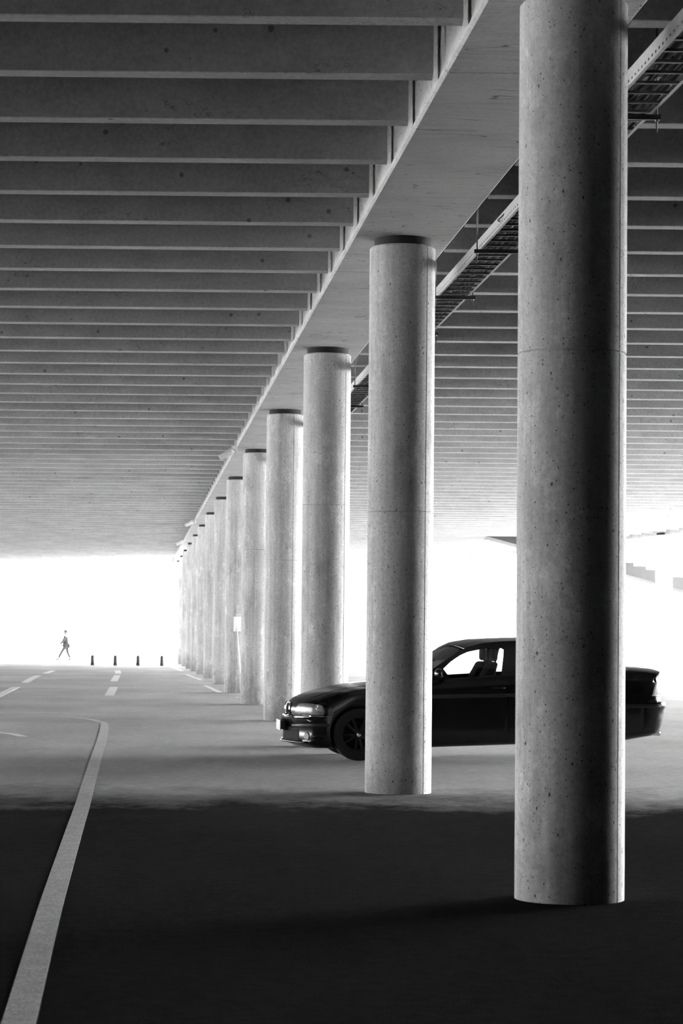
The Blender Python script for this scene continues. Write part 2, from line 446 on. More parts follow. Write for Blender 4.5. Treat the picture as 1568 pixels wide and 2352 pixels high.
# ------------------------------------------------------------------ cross beams
def beam_mesh(x0, x1, y, name, mat):
    bm = bmesh.new()
    sec = [(-0.18, 0.0), (-0.005, 0.0), (0.0, 0.006), (0.004, 0.055), (0.012, 0.618), (-0.197, 0.618), (-0.189, 0.055), (-0.185, 0.006)]
    prism(bm, [(y + a, BEAM_Z + b) for a, b in sec], lambda yy, z: (x0, yy, z), lambda yy, z: (x1, yy, z))
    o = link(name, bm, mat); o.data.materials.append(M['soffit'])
    for p in o.data.polygons:                 # underside painted paler than the webs for light from below
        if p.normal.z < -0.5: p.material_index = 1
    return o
BY0, BDY = 15.2408, 1.53373
n = 0
while True:
    y = BY0 + BDY * n
    xe = min(edge_x(y), edge_x(y - 0.2)) - 0.08
    lx0, lx1 = row_x(LAT_L, y) + 0.05, row_x(2.030, y)
    done = True
    # which bay the beam is in
    cidx = max(0, int(math.floor((y - D1) / SPAN))) if y >= D1 else -1
    if cidx < 0: where = 'before the nearest column'
    elif cidx < 13:
        k = int(math.floor((y - (D1 + SPAN * cidx)) / BDY))
        where = '%s past the %s column' % (NTH[min(k, 5)], 'nearest' if cidx == 0 else NTH[cidx])
    else: where = None
    cnt = n + 2
    if lx1 > xe: lx1 = xe
    if lx1 - lx0 > 1.0 and y < 160:
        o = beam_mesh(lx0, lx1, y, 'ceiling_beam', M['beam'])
        if where: lab = 'concrete ceiling beam on the left of the girder, %s' % where
        else: lab = 'pale concrete ceiling beam at the far left end, beyond the last column'
        tag(o, lab, 'beam', 'ceiling beams left of the girder'); done = False
    rx0 = row_x(3.09, y)
    if xe - rx0 > 0.6:
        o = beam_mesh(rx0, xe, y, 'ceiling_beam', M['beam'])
        if where: lab = 'concrete ceiling beam on the right of the girder, %s' % where
        else: lab = 'pale concrete ceiling beam at the far right end'
        tag(o, lab, 'beam', 'ceiling beams right of the girder'); done = False
    n += 1
    if done or n > 110: break

# ------------------------------------------------------------------ cable tray
tray = empty('cable_tray', (row_x(3.27, 21.9), 21.9, EYE + 3.5))
tag(tray, 'long galvanised ladder cable tray full of dark cables, hung beside the girder', 'cable tray')
TO = Vector(tray.location)
def T(lat, y, z): return (row_x(lat, y) - TO.x, y - TO.y, EYE + z - TO.z)
TY0, TY1 = 10.0, 52.0
for lat, s in ((3.103, 1), (3.432, -1)):
    # C-shaped rail with perforations
    bm = bmesh.new()
    y = TY0
    pitch = 0.10
    slot = 0.035
    def rb(l0, l1, y0, y1, z0, z1):
        hexa(bm, [T(l0, y0, z0), T(l1, y0, z0), T(l1, y1, z0), T(l0, y1, z0), T(l0, y0, z1), T(l1, y0, z1), T(l1, y1, z1), T(l0, y1, z1)])
    la, lb = sorted((lat, lat + s * 0.003))
    rb(la, lb, TY0, TY1, 3.535, 3.60)
    rb(la, lb, TY0, TY1, 3.50, 3.518)
    while y < min(TY1, 34):
        rb(la, lb, y, y + pitch - slot, 3.518, 3.535); y += pitch
    rb(la, lb, y, TY1, 3.518, 3.535)
    fa, fb = sorted((lat, lat + s * 0.022))
    rb(fa, fb, TY0, TY1, 3.497, 3.50); rb(fa, fb, TY0, TY1, 3.60, 3.603)
    link('side_rail', bm, M['zinc'], tray)
yy = TY0 + 0.1; cnt = 0
rest = bmesh.new()
while yy < TY1:
    if yy > 13.0 and cnt < 98:
        bm = bmesh.new(); cnt += 1
    else: bm = rest
    hexa(bm, [T(3.107, yy, 3.502), T(3.428, yy, 3.502), T(3.428, yy + 0.03, 3.502), T(3.107, yy + 0.03, 3.502),
              T(3.107, yy, 3.520), T(3.428, yy, 3.520), T(3.428, yy + 0.03, 3.520), T(3.107, yy + 0.03, 3.520)])
    if bm is not rest: link('rung', bm, M['rung'], tray)
    yy += 0.285
o = link('rung', rest, M['rung'], tray); o['kind'] = 'stuff'
rnd = random.Random(3)
for c in range(11):
    lat = 3.125 + 0.0275 * c + rnd.uniform(-0.006, 0.006); r = rnd.choice((0.008, 0.011, 0.014))
    pts = []
    y = TY0; l = lat
    while y < TY1:
        l = min(3.415, max(3.12, lat + rnd.uniform(-0.022, 0.022)))
        pts.append(T(l, y, 3.522 + r + rnd.uniform(0, 0.012) + (0.02 if c % 3 == 0 else 0))); y += rnd.uniform(0.6, 1.1)
    bm = bmesh.new(); tube(bm, pts, r, 6); o = link('cable', bm, M['cable'], tray, True)
for xi in range(9):                                           # slack loops and tied bundles between the cables
    y = 14.2 + xi * 2.1 + rnd.uniform(-0.4, 0.4)
    bm = bmesh.new()
    l0 = rnd.uniform(3.16, 3.34)
    pts = [T(l0 + 0.10 * math.sin(t * 0.9 + xi), y + 0.16 * t, 3.56 + 0.015 * math.sin(t * 2)) for t in range(8)]
    tube(bm, pts, 0.007, 6); link('cable', bm, M['cable'], tray, True)
bk = 0
by = 21.93 - 2 * 2.9
while by < TY1 - 1:
    root = empty('tray_hanger', (row_x(3.27, by), by, EYE + 3.46))
    ox, oy, oz = root.location
    bm = bmesh.new()
    x0, x1 = row_x(3.05, by) - ox, row_x(3.49, by) - ox
    box(bm, x0, x1, -0.02, 0.02, 0.0, 0.006); box(bm, x0, x1, -0.02, -0.017, 0.0, 0.034); box(bm, x0, x1, 0.017, 0.02, 0.0, 0.034)
    link('support_channel', bm, M['cable'], root)
    for xx in (x0 + 0.025, x1 - 0.025):
        bm = bmesh.new(); tube(bm, [(xx, 0, -0.085), (xx, 0, SLAB_Z - oz - 0.002)], 0.006, 8)
        rod = link('threaded_rod', bm, M['cable'], root, True)
        bm = bmesh.new(); lathe(bm, [(0.013, -0.012), (0.013, 0.0)], 6, xx, 0)
        link('nut', bm, M['rung'], rod)
    pos = ('nearest' if bk == 0 else NTH[bk])
    tag(root, 'threaded rod hanger under the cable tray, %s from the camera' % pos, 'bracket', 'hangers carrying the cable tray')
    bk += 1; by += 2.9 if bk < 3 else 3.0675

# ------------------------------------------------------------------ security cameras on the girder side
def security_camera(y, z, lat, label):
    root = empty('security_camera', (row_x(gl, y), y, z))
    tag(root, label, 'security camera', 'security cameras on the girder')
    bm = bmesh.new(); box(bm, -0.03, 0.0, -0.05, 0.05, -0.06, 0.28); link('wall_mount', bm, M['white'], root)
    bm = bmesh.new(); tube(bm, [(-0.03, 0, 0.0), (-0.09, -0.01, 0.03), (-0.17, -0.02, 0.02), (-0.17, -0.02, -0.03)], 0.016, 8)
    link('arm', bm, M['white'], root, True)
    bm = bmesh.new()
    lathe(bm, [(0.055, 0.0), (0.062, 0.02), (0.062, 0.28), (0.045, 0.30)], 20)
    bmesh.ops.transform(bm, verts=bm.verts, matrix=Matrix.Translation((-0.10, 0.0, -0.02)) @ Matrix.Rotation(math.radians(-118), 4, 'Y'))
    hous = link('housing', bm, M['white'], root, True)
    bm = bmesh.new(); lathe(bm, [(0.038, 0.295), (0.036, 0.304)], 16)
    bmesh.ops.transform(bm, verts=bm.verts, matrix=Matrix.Translation((-0.10, 0.0, -0.02)) @ Matrix.Rotation(math.radians(-118), 4, 'Y'))
    link('lens', bm, M['void'], hous, True)
security_camera(50.0, EYE + 3.72, 1.84, 'white security camera on the girder above the fifth column, nearest of three')
security_camera(84.0, EYE + 3.77, 1.84, 'small white security camera on the girder between eighth and ninth columns')
security_camera(102.0, EYE + 3.75, 1.84, 'farthest tiny white security camera on the girder near the open end')

# ------------------------------------------------------------------ road markings
def ribbon(name, pts, w, label, z=0.0025, group=None):
    bm = bmesh.new(); P0 = [Vector((a, b)) for a, b in pts]; rows = []; P = [P0[0]]
    for a, b in zip(P0, P0[1:]):
        k = max(1, int((b - a).length / 1.5))
        P += [a.lerp(b, (i + 1) / k) for i in range(k)]
    for i, p in enumerate(P):
        d = (P[min(i + 1, len(P) - 1)] - P[max(i - 1, 0)]).normalized(); n = Vector((-d.y, d.x)) * w / 2
        rows.append([(p + n), (p - n)])
    for (a, b), (c, d) in zip(rows, rows[1:]):
        hexa(bm, [(q.x, q.y, dip(q.y) + zz) for zz in (0.0005, z) for q in (a, b, d, c)])
    tag(link(name, bm, M['paint'] if label.startswith('long') else M['paint_fresh']), label, 'road marking', group)
def spline(pts, n=8):
    out = []
    P = [Vector(p) for p in pts]
    for i in range(len(P) - 1):
        p0, p1, p2, p3 = P[max(i - 1, 0)], P[i], P[i + 1], P[min(i + 2, len(P) - 1)]
        for k in range(n):
            t = k / n
            q = 0.5 * ((2 * p1) + (-p0 + p2) * t + (2 * p0 - 5 * p1 + 4 * p2 - p3) * t * t + (-p0 + 3 * p1 - 3 * p2 + p3) * t ** 3)
            out.append((q.x, q.y))
    out.append(tuple(P[-1])); return out
ribbon('road_marking', spline([(-0.80, 4.5), (-1.244, 9.55), (-1.549, 13.0), (-1.767, 15.56), (-2.051, 18.96), (-2.245, 21.3), (-2.562, 24.99), (-2.921, 29.2), (-3.309, 33.8), (-3.72, 38.4), (-3.98, 40.4), (-4.45, 41.9), (-5.25, 43.1), (-6.15, 43.9), (-7.5, 44.4), (-9, 44.6)]), 0.135,
       'long white painted line running away from the camera, curving left at its end')
ribbon('road_marking', spline([(-4.5, 34.6), (-4.9, 35.7), (-5.6, 36.3), (-7, 36.5)]), 0.15, 'short curved white line at the left edge, inside the bend of the long line')
ribbon('road_marking', [(-4.9, 44.35), (-8, 44.75)], 0.12, 'thin straight white line just beyond the bend of the long line')
for i, (a, b) in enumerate([((-7.3, 49.5), (-8.5, 63.7)), ((-8.95, 68.9), (-10.05, 80.7)), ((-10.5, 86.4), (-11.15, 94.2))]):
    ribbon('road_marking', [a, b], 0.22, 'white road dash on the left slanting to the person, %s' % ('nearest, cut by the edge', 'middle one', 'farthest')[i], group='dashes of the left lane line')
for i, (a, b) in enumerate([((-5.35, 56.3), (-6.03, 64.7)), ((-6.68, 71.7), (-7.67, 83.6)), ((-8.0, 87.5), (-8.9, 97.0))]):
    ribbon('road_marking', [a, b], 0.22, 'white road dash between the person and the columns, %s' % ('nearest', 'middle one', 'farthest')[i], group='dashes of the right lane line')
ribbon('road_marking', [(-2.95, 59.9), (-3.76, 67.6)], 0.14, 'diagonal white bay line at the foot of the seventh column', group='bay lines at the column feet')
ribbon('road_marking', [(-2.45, 58.9), (-2.85, 58.9)], 0.35, 'small white paint patch at the foot of the sixth column', group='bay lines at the column feet')
ribbon('road_marking', [(-4.25, 74.5), (-5.52, 87.2)], 0.14, 'diagonal white bay line at the foot of the ninth column', group='bay lines at the column feet')
ribbon('road_marking', [(-6.35, 97.4), (-9.6, 131.0)], 0.16, 'farthest diagonal white bay line along the last columns', group='bay lines at the column feet')

# ------------------------------------------------------------------ leaning sign between fifth and sixth column
root = empty('leaning_sign', (-2.24, 55.5, 0))
tag(root, 'white sign panel on a thin leaning pole, beside the fifth column', 'sign')
bm = bmesh.new(); tube(bm, [(0.0, 0, 0.0), (-0.14, 0, 1.60)], 0.024, 10); link('pole', bm, M['white'], root, True)
bm = bmesh.new(); box(bm, -0.14, 0.14, -0.01, 0.01, 1.52, 1.86)
bmesh.ops.transform(bm, verts=bm.verts, matrix=Matrix.Translation((-0.115, -0.03, 0)) @ Matrix.Rotation(math.radians(-50), 4, 'Z'))
bmesh.ops.bevel(bm, geom=bm.edges[:], offset=0.004, segments=1, affect='EDGES', profile=0.5); link('sign_panel', bm, M['sign'], root)
bm = bmesh.new(); box(bm, -0.175, -0.05, -0.05, -0.02, 1.885, 1.905); box(bm, -0.12, -0.10, -0.04, -0.03, 1.858, 1.886); link('top_cap', bm, M['white'], root)
bm = bmesh.new(); lathe(bm, [(0.14, 0), (0.14, 0.02), (0.03, 0.05)], 20); link('base_plate', bm, M['white'], root)

# ------------------------------------------------------------------ outdoor stairs at the far right
SY = 97.0
root = empty('outdoor_staircase', (13.0, SY, 0))
tag(root, 'pale concrete outdoor stairs descending to the right beyond the deck, far right', 'staircase')
tr, ri = 0.50, 0.14
bm = bmesh.new()
top = []; x = 6.6; z = EYE + 3.86
xs, zs = 5.9, EYE + 3.857
pts = [(xs, zs)]
x = 8.25; z = EYE + 3.88 - 0.02
pts = [(xs, zs), (x, zs)]
zc = zs
while zc - ri > 0.0:
    zc -= ri; pts.append((x, zc)); x += tr; pts.append((x, zc))
xend = x
low = [(xend, 0.0), (xend - 0.9, 0.0)]
low.append((xs + 0.05, zs - 0.02))
prism(bm, [(a - 13.0, b) for a, b in pts + low], lambda a, b: (a, 0, b), lambda a, b: (a, 2.4, b))
link('flight', bm, M['stair'], root)
bm = bmesh.new(); box(bm, 13.2 - 13, 13.35 - 13, 0.02, 0.3, 2.2, 2.62); link('kerb_block', bm, M['stair'], root)

# ------------------------------------------------------------------ bollards far away
for i, x in enumerate((-11.95, -10.85, -9.75, -8.6)):
    bm = bmesh.new(); lathe(bm, [(0.09, 0), (0.09, 0.42), (0.07, 0.48), (0.02, 0.50)], 16)
    o = link('bollard', bm, M['post'], None, True); o.location = (x * 1.0, 117.0, dip(117))
    tag(o, 'faint short post at the bright open end, %s' % ('nearest to the walking person', 'second right of the person', 'third right of the person', 'closest to the last column')[i], 'bollard', 'posts at the open end')

# ------------------------------------------------------------------ the car
TH = math.radians(6.5)
U = Vector((math.cos(TH), math.sin(TH), 0)); N = Vector((-math.sin(TH), math.cos(TH), 0))
CO = Vector((0.2377, 29.013, 0)) - 0.77 * U + 0.86 * N
car = empty('car', CO, TH)
tag(car, 'black four-door saloon car parked crosswise behind the two nearest columns', 'car')
CAMV = Vector((0, 0, EYE)) - CO
CAML = Vector((CAMV.dot(U), CAMV.dot(N), EYE))          # viewpoint in the car's frame, used to measure outlines
def lerp_table(tab, x):
    if x <= tab[0][0]: return tab[0][1]
    for (a, b), (c, d) in zip(tab, tab[1:]):
        if x <= c: return b + (d - b) * (x - a) / (c - a)
    return tab[-1][1]
BELT = [(1.4, 0.965), (1.87, 0.985), (2.5, 1.03), (3.2, 1.07), (3.7, 1.10), (4.06, 1.13)]
PROF = [(-0.02, 0.185), (-0.075, 0.200), (-0.085, 0.225), (-0.062, 0.26), (-0.060, 0.34), (-0.062, 0.42), (-0.088, 0.455), (-0.092, 0.49), (-0.055, 0.515), (-0.028, 0.53),
        (-0.034, 0.58), (-0.028, 0.64), (-0.006, 0.685), (0.05, 0.727), (0.13, 0.765), (0.295, 0.818), (0.478, 0.862), (0.672, 0.897), (0.95, 0.932), (1.2, 0.955), (1.42, 0.968), (1.52, 0.965),
        (1.58, 0.93), (2.0, 0.92), (2.6, 0.92), (3.3, 0.93), (3.72, 0.95), (3.85, 1.08), (3.95, 1.135), (4.08, 1.155), (4.3, 1.146), (4.47, 1.128), (4.515, 1.115),
        (4.485, 1.055), (4.50, 0.96), (4.518, 0.87), (4.526, 0.765), (4.535, 0.735), (4.59, 0.722), (4.602, 0.690), (4.588, 0.650), (4.568, 0.625), (4.566, 0.56), (4.552, 0.50), (4.53, 0.42), (4.50, 0.36), (4.40, 0.315),
        (4.19, 0.282), (3.95, 0.24), (3.5, 0.215), (2.65, 0.202), (1.67, 0.165), (1.2, 0.160), (0.8, 0.16), (0.3, 0.145), (0.08, 0.150)]
VL = [0.0, 0.10, 0.20, 0.28, 0.35, 0.48, 0.60, 0.68, 0.74, 0.78, 0.81, 0.835, 0.855, 0.866, 0.872]
AF = [(0, 0), (0.10, 0.008), (0.2, 0.028), (0.35, 0.062), (0.6, 0.135), (0.74, 0.20), (0.81, 0.26), (0.855, 0.35), (0.872, 0.47)]
AR = [(0, 0), (0.35, 0.006), (0.6, 0.022), (0.74, 0.055), (0.81, 0.10), (0.855, 0.18), (0.872, 0.32)]
DR = [(0, 0), (0.35, 0.005), (0.6, 0.018), (0.74, 0.036), (0.81, 0.055), (0.855, 0.105), (0.872, 0.18)]
BR = [(0, 0), (0.78, 0.0), (0.835, 0.012), (0.866, 0.035), (0.872, 0.06)]
def body_pt(i, v):
    u, z = PROF[i]; a = abs(v)
    top = 12 <= i <= 33
    if top:
        if 21 <= i <= 27:
            b = lerp_table(BELT, u)
            if a < 0.735: zz = z
            elif a < 0.79: zz = z + (b - z) * (a - 0.735) / 0.055
            else: zz = b - (lerp_table(DR, a) - 0.05) * 0.9
            z = zz
        else: z = z - lerp_table(DR, a) * (1.0 if i > 13 else 0.5)
    if i <= 2 or i >= 46: z += lerp_table(BR, a)
    fw = max(0.0, 1 - (u + 0.1) / 1.1) ** 1.5
    rw = max(0.0, 1 - (4.6 - u) / 0.9) ** 1.5
    return (u + lerp_table(AF, a) * fw - lerp_table(AR, a) * rw, v, z)
def body_mesh():
    bm = bmesh.new()
    vs = [-v for v in reversed(VL)] + VL[1:]
    rings = [[bm.verts.new(body_pt(i, v)) for i in range(len(PROF))] for v in vs]
    n = len(PROF)
    for A, B in zip(rings, rings[1:]):
        for i in range(n):
            j = (i + 1) % n; bm.faces.new((A[i], A[j], B[j], B[i]))
    for ring, s in ((rings[0], 1), (rings[-1], -1)):
        # side faces closed with strips between upper and lower outline
        n2 = n
        f = bm.faces.new(ring if s == 1 else list(reversed(ring)))
        bmesh.ops.triangulate(bm, faces=[f])
    bmesh.ops.recalc_face_normals(bm, faces=bm.faces)
    return bm
body = link('body', body_mesh(), M['carpaint'], car)
cutters = []
for u in (0.77, 3.58):
    for s in (-1, 1):
        bm = bmesh.new(); bmesh.ops.create_cone(bm, cap_ends=True, segments=64, radius1=0.352, radius2=0.352, depth=0.5)
        bmesh.ops.transform(bm, verts=bm.verts, matrix=Matrix.Translation((u, s * 0.86, 0.325)) @ Matrix.Rotation(PI / 2, 4, 'X'))
        c = link('arch_cutter', bm, M['carpaint'], car); cutters.append(c)
        md = body.modifiers.new('arch', 'BOOLEAN'); md.object = c; md.operation = 'DIFFERENCE'; md.solver = 'EXACT'
bpy.context.view_layer.update()
dg = bpy.context.evaluated_depsgraph_get()
me = bpy.data.meshes.new_from_object(body.evaluated_get(dg))
body.modifiers.clear(); body.data = me
for c in cutters: bpy.data.objects.remove(c)
smooth_angle(body, 32)
bmb = bmesh.new(); bmb.from_mesh(me); tree = BVHTree.FromBMesh(bmb)

def surf_view(u, z):
    """near-side body point seen behind outline point (u, z) measured on the near side plane"""
    p = Vector((u, -0.86, z)); d = (p - CAML).normalized()
    h = tree.ray_cast(CAML, d)
    if h[0] is None:
        h2 = tree.find_nearest(p); return h2[0], h2[1]
    return h[0], h[1]
def surf_top(u, v):
    h = tree.ray_cast(Vector((u, v, 3)), Vector((0, 0, -1)))
    return (h[0], h[1]) if h[0] is not None else tree.find_nearest(Vector((u, v, 1)))[:2]
def surf_front(v, z):
    h = tree.ray_cast(Vector((-2, v, z)), Vector((1, 0, 0)))
    return (h[0], h[1]) if h[0] is not None else tree.find_nearest(Vector((0, v, z)))[:2]
def surf_rear(v, z):
    h = tree.ray_cast(Vector((7, v, z)), Vector((-1, 0, 0)))
    return (h[0], h[1]) if h[0] is not None else tree.find_nearest(Vector((4.5, v, z)))[:2]
def patch(name, quad, fn, off, mat, parent, r=0.25, n=14, m=10, flip=False, depth=0.02, mirror=False):
    """a lens or panel that follows the body surface inside a rounded quadrilateral"""
    bm = bmesh.new(); a, b, c, d = [Vector(q) for q in quad]
    outer, inner = [], []
    for i in range(n + 1):
        ro, ri = [], []
        for j in range(m + 1):
            s, t = -1 + 2 * i / n, -1 + 2 * j / m
            x = s * math.sqrt(1 - r * t * t); y = t * math.sqrt(1 - r * s * s)
            x, y = (x + 1) / 2, (y + 1) / 2
            q = a * (1 - x) * (1 - y) + b * x * (1 - y) + c * x * y + d * (1 - x) * y
            p, nn = fn(q.x, q.y)
            p = p.copy(); nn = nn.copy()
            if mirror: p.y = -p.y; nn.y = -nn.y
            bev = 0.6 if (i in (0, n) or j in (0, m)) else 1.0
            ro.append(bm.verts.new(p + nn * off * bev)); ri.append(bm.verts.new(p - nn * depth))
        outer.append(ro); inner.append(ri)
    for i in range(n):
        for j in range(m):
            bm.faces.new((outer[i][j], outer[i + 1][j], outer[i + 1][j + 1], outer[i][j + 1]))
    edge = [(i, 0) for i in range(n)] + [(n, j) for j in range(m)] + [(i, m) for i in range(n, 0, -1)] + [(0, j) for j in range(m, 0, -1)]
    for (i, j), (k, l) in zip(edge, edge[1:] + edge[:1]):
        bm.faces.new((outer[i][j], outer[k][l], inner[k][l], inner[i][j]))
    for v in [v for row in inner for v in row if not v.link_faces]: bm.verts.remove(v)
    o = link(name, bm, mat, parent); smooth_angle(o, 40)
    return o
# panels
patch('hood', [(0.10, -0.62), (1.40, -0.70), (1.40, 0.70), (0.10, 0.62)], surf_top, 0.004, M['carpaint'], car, 0.06, 24, 18)
patch('trunk_lid', [(4.06, -0.66), (4.46, -0.60), (4.46, 0.60), (4.06, 0.66)], surf_top, 0.003, M['carpaint'], car, 0.05, 10, 14)
for mir in (False, True):
    fd = patch('front_door', [(1.33, 0.30), (2.54, 0.32), (2.575, 0.985), (1.50, 0.90)], surf_view, 0.004, M['carpaint'], car, 0.05, 20, 14, mirror=mir, depth=0.005)
    rd = patch('rear_door', [(2.555, 0.32), (3.16, 0.50), (3.60, 1.00), (2.60, 0.985)], surf_view, 0.004, M['carpaint'], car, 0.05, 14, 14, mirror=mir, depth=0.005)
    s = 1 if mir else -1
    for par, uu, zz in ((fd, 2.46, 0.885), (rd, 3.36, 0.93)):
        p, nn = surf_view(uu, zz)
        bm = bmesh.new(); y = s * (abs(p.y) + 0.022)
        tube(bm, [(p.x - 0.09, s * (abs(p.y) - 0.01), p.z), (p.x - 0.07, y, p.z), (p.x + 0.07, y, p.z + 0.004), (p.x + 0.09, s * (abs(p.y) - 0.01), p.z + 0.004)], [0.012, 0.014, 0.014, 0.012], 8)
        link('door_handle', bm, M['carpaint'], par, True)
        if par is fd:
            bm = bmesh.new(); bmesh.ops.create_icosphere(bm, subdivisions=2, radius=0.009)
            bmesh.ops.transform(bm, verts=bm.verts, matrix=Matrix.Translation((p.x + 0.06, y + s * 0.012, p.z)))
            link('door_lock', bm, M['chrome'], par, True)
    # side rubbing strip, front bumper strip, indicator
    patch('side_moulding', [(0.98, 0.735), (3.2, 0.79), (3.2, 0.835), (0.98, 0.78)], surf_view, 0.010, M['trim'], car, 0.0, 30, 3, mirror=mir, depth=0.004)
    hl = patch('headlight', [(-0.02, 0.555), (0.36, 0.535), (0.34, 0.665), (0.04, 0.69)], surf_view, 0.012, M['lamp'], car, 0.22, 18, 12, mirror=mir, depth=0.01)
    patch('indicator_lamp', [(0.24, 0.60), (0.335, 0.575), (0.325, 0.66), (0.24, 0.675)], surf_view, 0.015, M['taillamp'], hl, 0.3, 8, 8, mirror=mir, depth=0.0)
    patch('headlight_trim', [(-0.025, 0.522), (0.44, 0.520), (0.42, 0.534), (-0.022, 0.55)], surf_view, 0.016, M['chrome'], hl, 0.05, 16, 3, mirror=mir, depth=0.0)
    fl = patch('fog_light', [(0.11, 0.245), (0.175, 0.235), (0.175, 0.345), (0.11, 0.345)], surf_view, 0.010, M['fog'], car, 0.5, 10, 10, mirror=mir)
    patch('bumper_strip', [(-0.04, 0.405), (0.42, 0.405), (0.42, 0.44), (-0.04, 0.44)], surf_view, 0.012, M['trim'], car, 0.1, 16, 4, mirror=mir)
    patch('side_duct', [(0.20, 0.275), (0.40, 0.285), (0.40, 0.31), (0.24, 0.315)], surf_view, 0.012, M['carpaint'], car, 0.3, 10, 4, mirror=mir)
    patch('lower_intake', [(-0.035, 0.245), (0.05, 0.24), (0.05, 0.385), (-0.035, 0.385)], surf_view, 0.003, M['void'], car, 0.1, 6, 8, mirror=mir)
    tl = patch('tail_light', [(4.345, 0.815), (4.475, 0.805), (4.475, 0.965), (4.385, 0.965)], surf_view, 0.010, M['taillamp'], car, 0.10, 12, 12, mirror=mir)
    patch('indicator_lamp', [(4.385, 0.972), (4.475, 0.972), (4.455, 1.055), (4.445, 1.04)], surf_view, 0.012, M['clearlamp'], tl, 0.10, 8, 8, mirror=mir)
    patch('lamp_surround', [(4.335, 0.80), (4.475, 0.79), (4.475, 0.812), (4.35, 0.822)], surf_view, 0.014, M['clearlamp'], tl, 0.10, 8, 3, mirror=mir)
    patch('rear_bumper_strip', [(3.99, 0.655), (4.46, 0.66), (4.46, 0.70), (3.99, 0.70)], surf_view, 0.010, M['trim'], car, 0.1, 12, 4, mirror=mir)
    patch('rear_diffuser', [(4.02, 0.285), (4.42, 0.345), (4.42, 0.375), (4.02, 0.335)], surf_view, 0.006, M['carpaint'], car, 0.1, 12, 4, mirror=mir)
for s in (-1, 1):
    cv, cz, hw, hh = s * 0.135, 0.592, 0.088, 0.080
    pts = []
    for k in range(41):
        t = 2 * PI * k / 40; c_, s_ = math.cos(t), math.sin(t)
        v_ = cv + hw * math.copysign(abs(c_) ** 0.45, c_); z_ = cz + hh * math.copysign(abs(s_) ** 0.45, s_)
        p, nn = surf_front(v_, z_); pts.append(p + nn * 0.006)
    bm = bmesh.new(); tube(bm, pts, 0.013, 8, caps=False); gk = link('kidney_grille', bm, M['chrome'], car, True)
    gk['label'] = 'chrome rimmed oval grille'
    patch('grille_mesh', [(cv - 0.078, cz - 0.070), (cv + 0.078, cz - 0.070), (cv + 0.078, cz + 0.070), (cv - 0.078, cz + 0.070)], surf_front, 0.004, M['void'], gk, 0.3, 10, 10)
    for k in range(6):
        vv_ = s * (0.080 + k * 0.022)
        patch('grille_slat', [(vv_, 0.535), (vv_ + 0.005, 0.535), (vv_ + 0.005, 0.65), (vv_, 0.65)], surf_front, 0.008, M['trim'], gk, 0.0, 2, 8)
patch('center_intake', [(-0.50, 0.245), (0.50, 0.245), (0.50, 0.385), (-0.50, 0.385)], surf_front, 0.004, M['void'], car, 0.12, 20, 8)
# hood badge ring and number plate
bm = bmesh.new(); box(bm, -0.128, -0.118, -0.26, 0.26, 0.335, 0.462)
bmesh.ops.bevel(bm, geom=bm.edges[:], offset=0.003, segments=1, affect='EDGES', profile=0.5)
npl = link('number_plate', bm, M['plate'], car); npl['label'] = 'pale front number plate'
bm = bmesh.new()
box(bm, -0.118, -0.06, -0.22, 0.22, 0.35, 0.45); link('plate_bracket', bm, M['trim'], npl)
# front splitter lip
bm = bmesh.new(); tube(bm, [(body_pt(2, v)[0] - 0.004, v, 0.212 + 0.05 * max(0, abs(v) - 0.7)) for v in [x * 0.08 for x in range(-10, 11)]], 0.013, 8)
link('front_lip', bm, M['carpaint'], car, True)
# wheels
def wheel(u, s):
    root = empty('wheel', (u, s * 0.755, 0.315)); root.parent = car
    def lat(prof, mat, name, parent, seg=56):
        bm = bmesh.new(); lathe(bm, prof, seg, caps=False)
        bmesh.ops.transform(bm, verts=bm.verts, matrix=Matrix.Rotation(s * -PI / 2, 4, 'X'))
        o = link(name, bm, mat, parent); smooth_angle(o, 35); return o
    lat([(0.205, -0.10), (0.225, -0.105), (0.285, -0.105), (0.308, -0.09), (0.315, -0.06), (0.315, 0.06), (0.308, 0.09), (0.285, 0.105), (0.225, 0.105), (0.205, 0.10), (0.205, -0.10)], M['rubber'], 'tyre', root)
    lat([(0.206, -0.10), (0.206, 0.10), (0.212, 0.104), (0.200, 0.104), (0.190, 0.085), (0.186, -0.09), (0.206, -0.10)], M['alloy'], 'rim', root)
    lat([(0.0, -0.02), (0.18, -0.02), (0.18, -0.03), (0.0, -0.03)], M['void'], 'brake_disc', root, 32)
    bm = bmesh.new()
    for k in range(10):
        a = 2 * PI * k / 10 + (0.09 if k % 2 else -0.09)
        e = Vector((math.cos(a), math.sin(a), 0)); t = Vector((-e.y, e.x, 0))
        pts = []
        for r_, h_, z_ in ((0.03, 0.016, 0.062), (0.195, 0.012, 0.088)):
            for q, zz in ((-1, -0.012), (1, -0.012), (1, 0.012), (-1, 0.012)):
                pts.append(e * r_ + t * h_ * q + Vector((0, 0, z_ + zz)))
        hexa(bm, [tuple(p) for p in (pts[0], pts[1], pts[2], pts[3], pts[4], pts[5], pts[6], pts[7])])
    bmesh.ops.transform(bm, verts=bm.verts, matrix=Matrix.Rotation(s * -PI / 2, 4, 'X'))
    link('spokes', bm, M['alloy'], root)
    lat([(0.0, 0.085), (0.028, 0.083), (0.034, 0.072), (0.036, 0.03)], M['chrome'], 'hub_cap', root, 24)
for u in (0.77, 3.58):
    for s in (-1, 1): wheel(u, s)
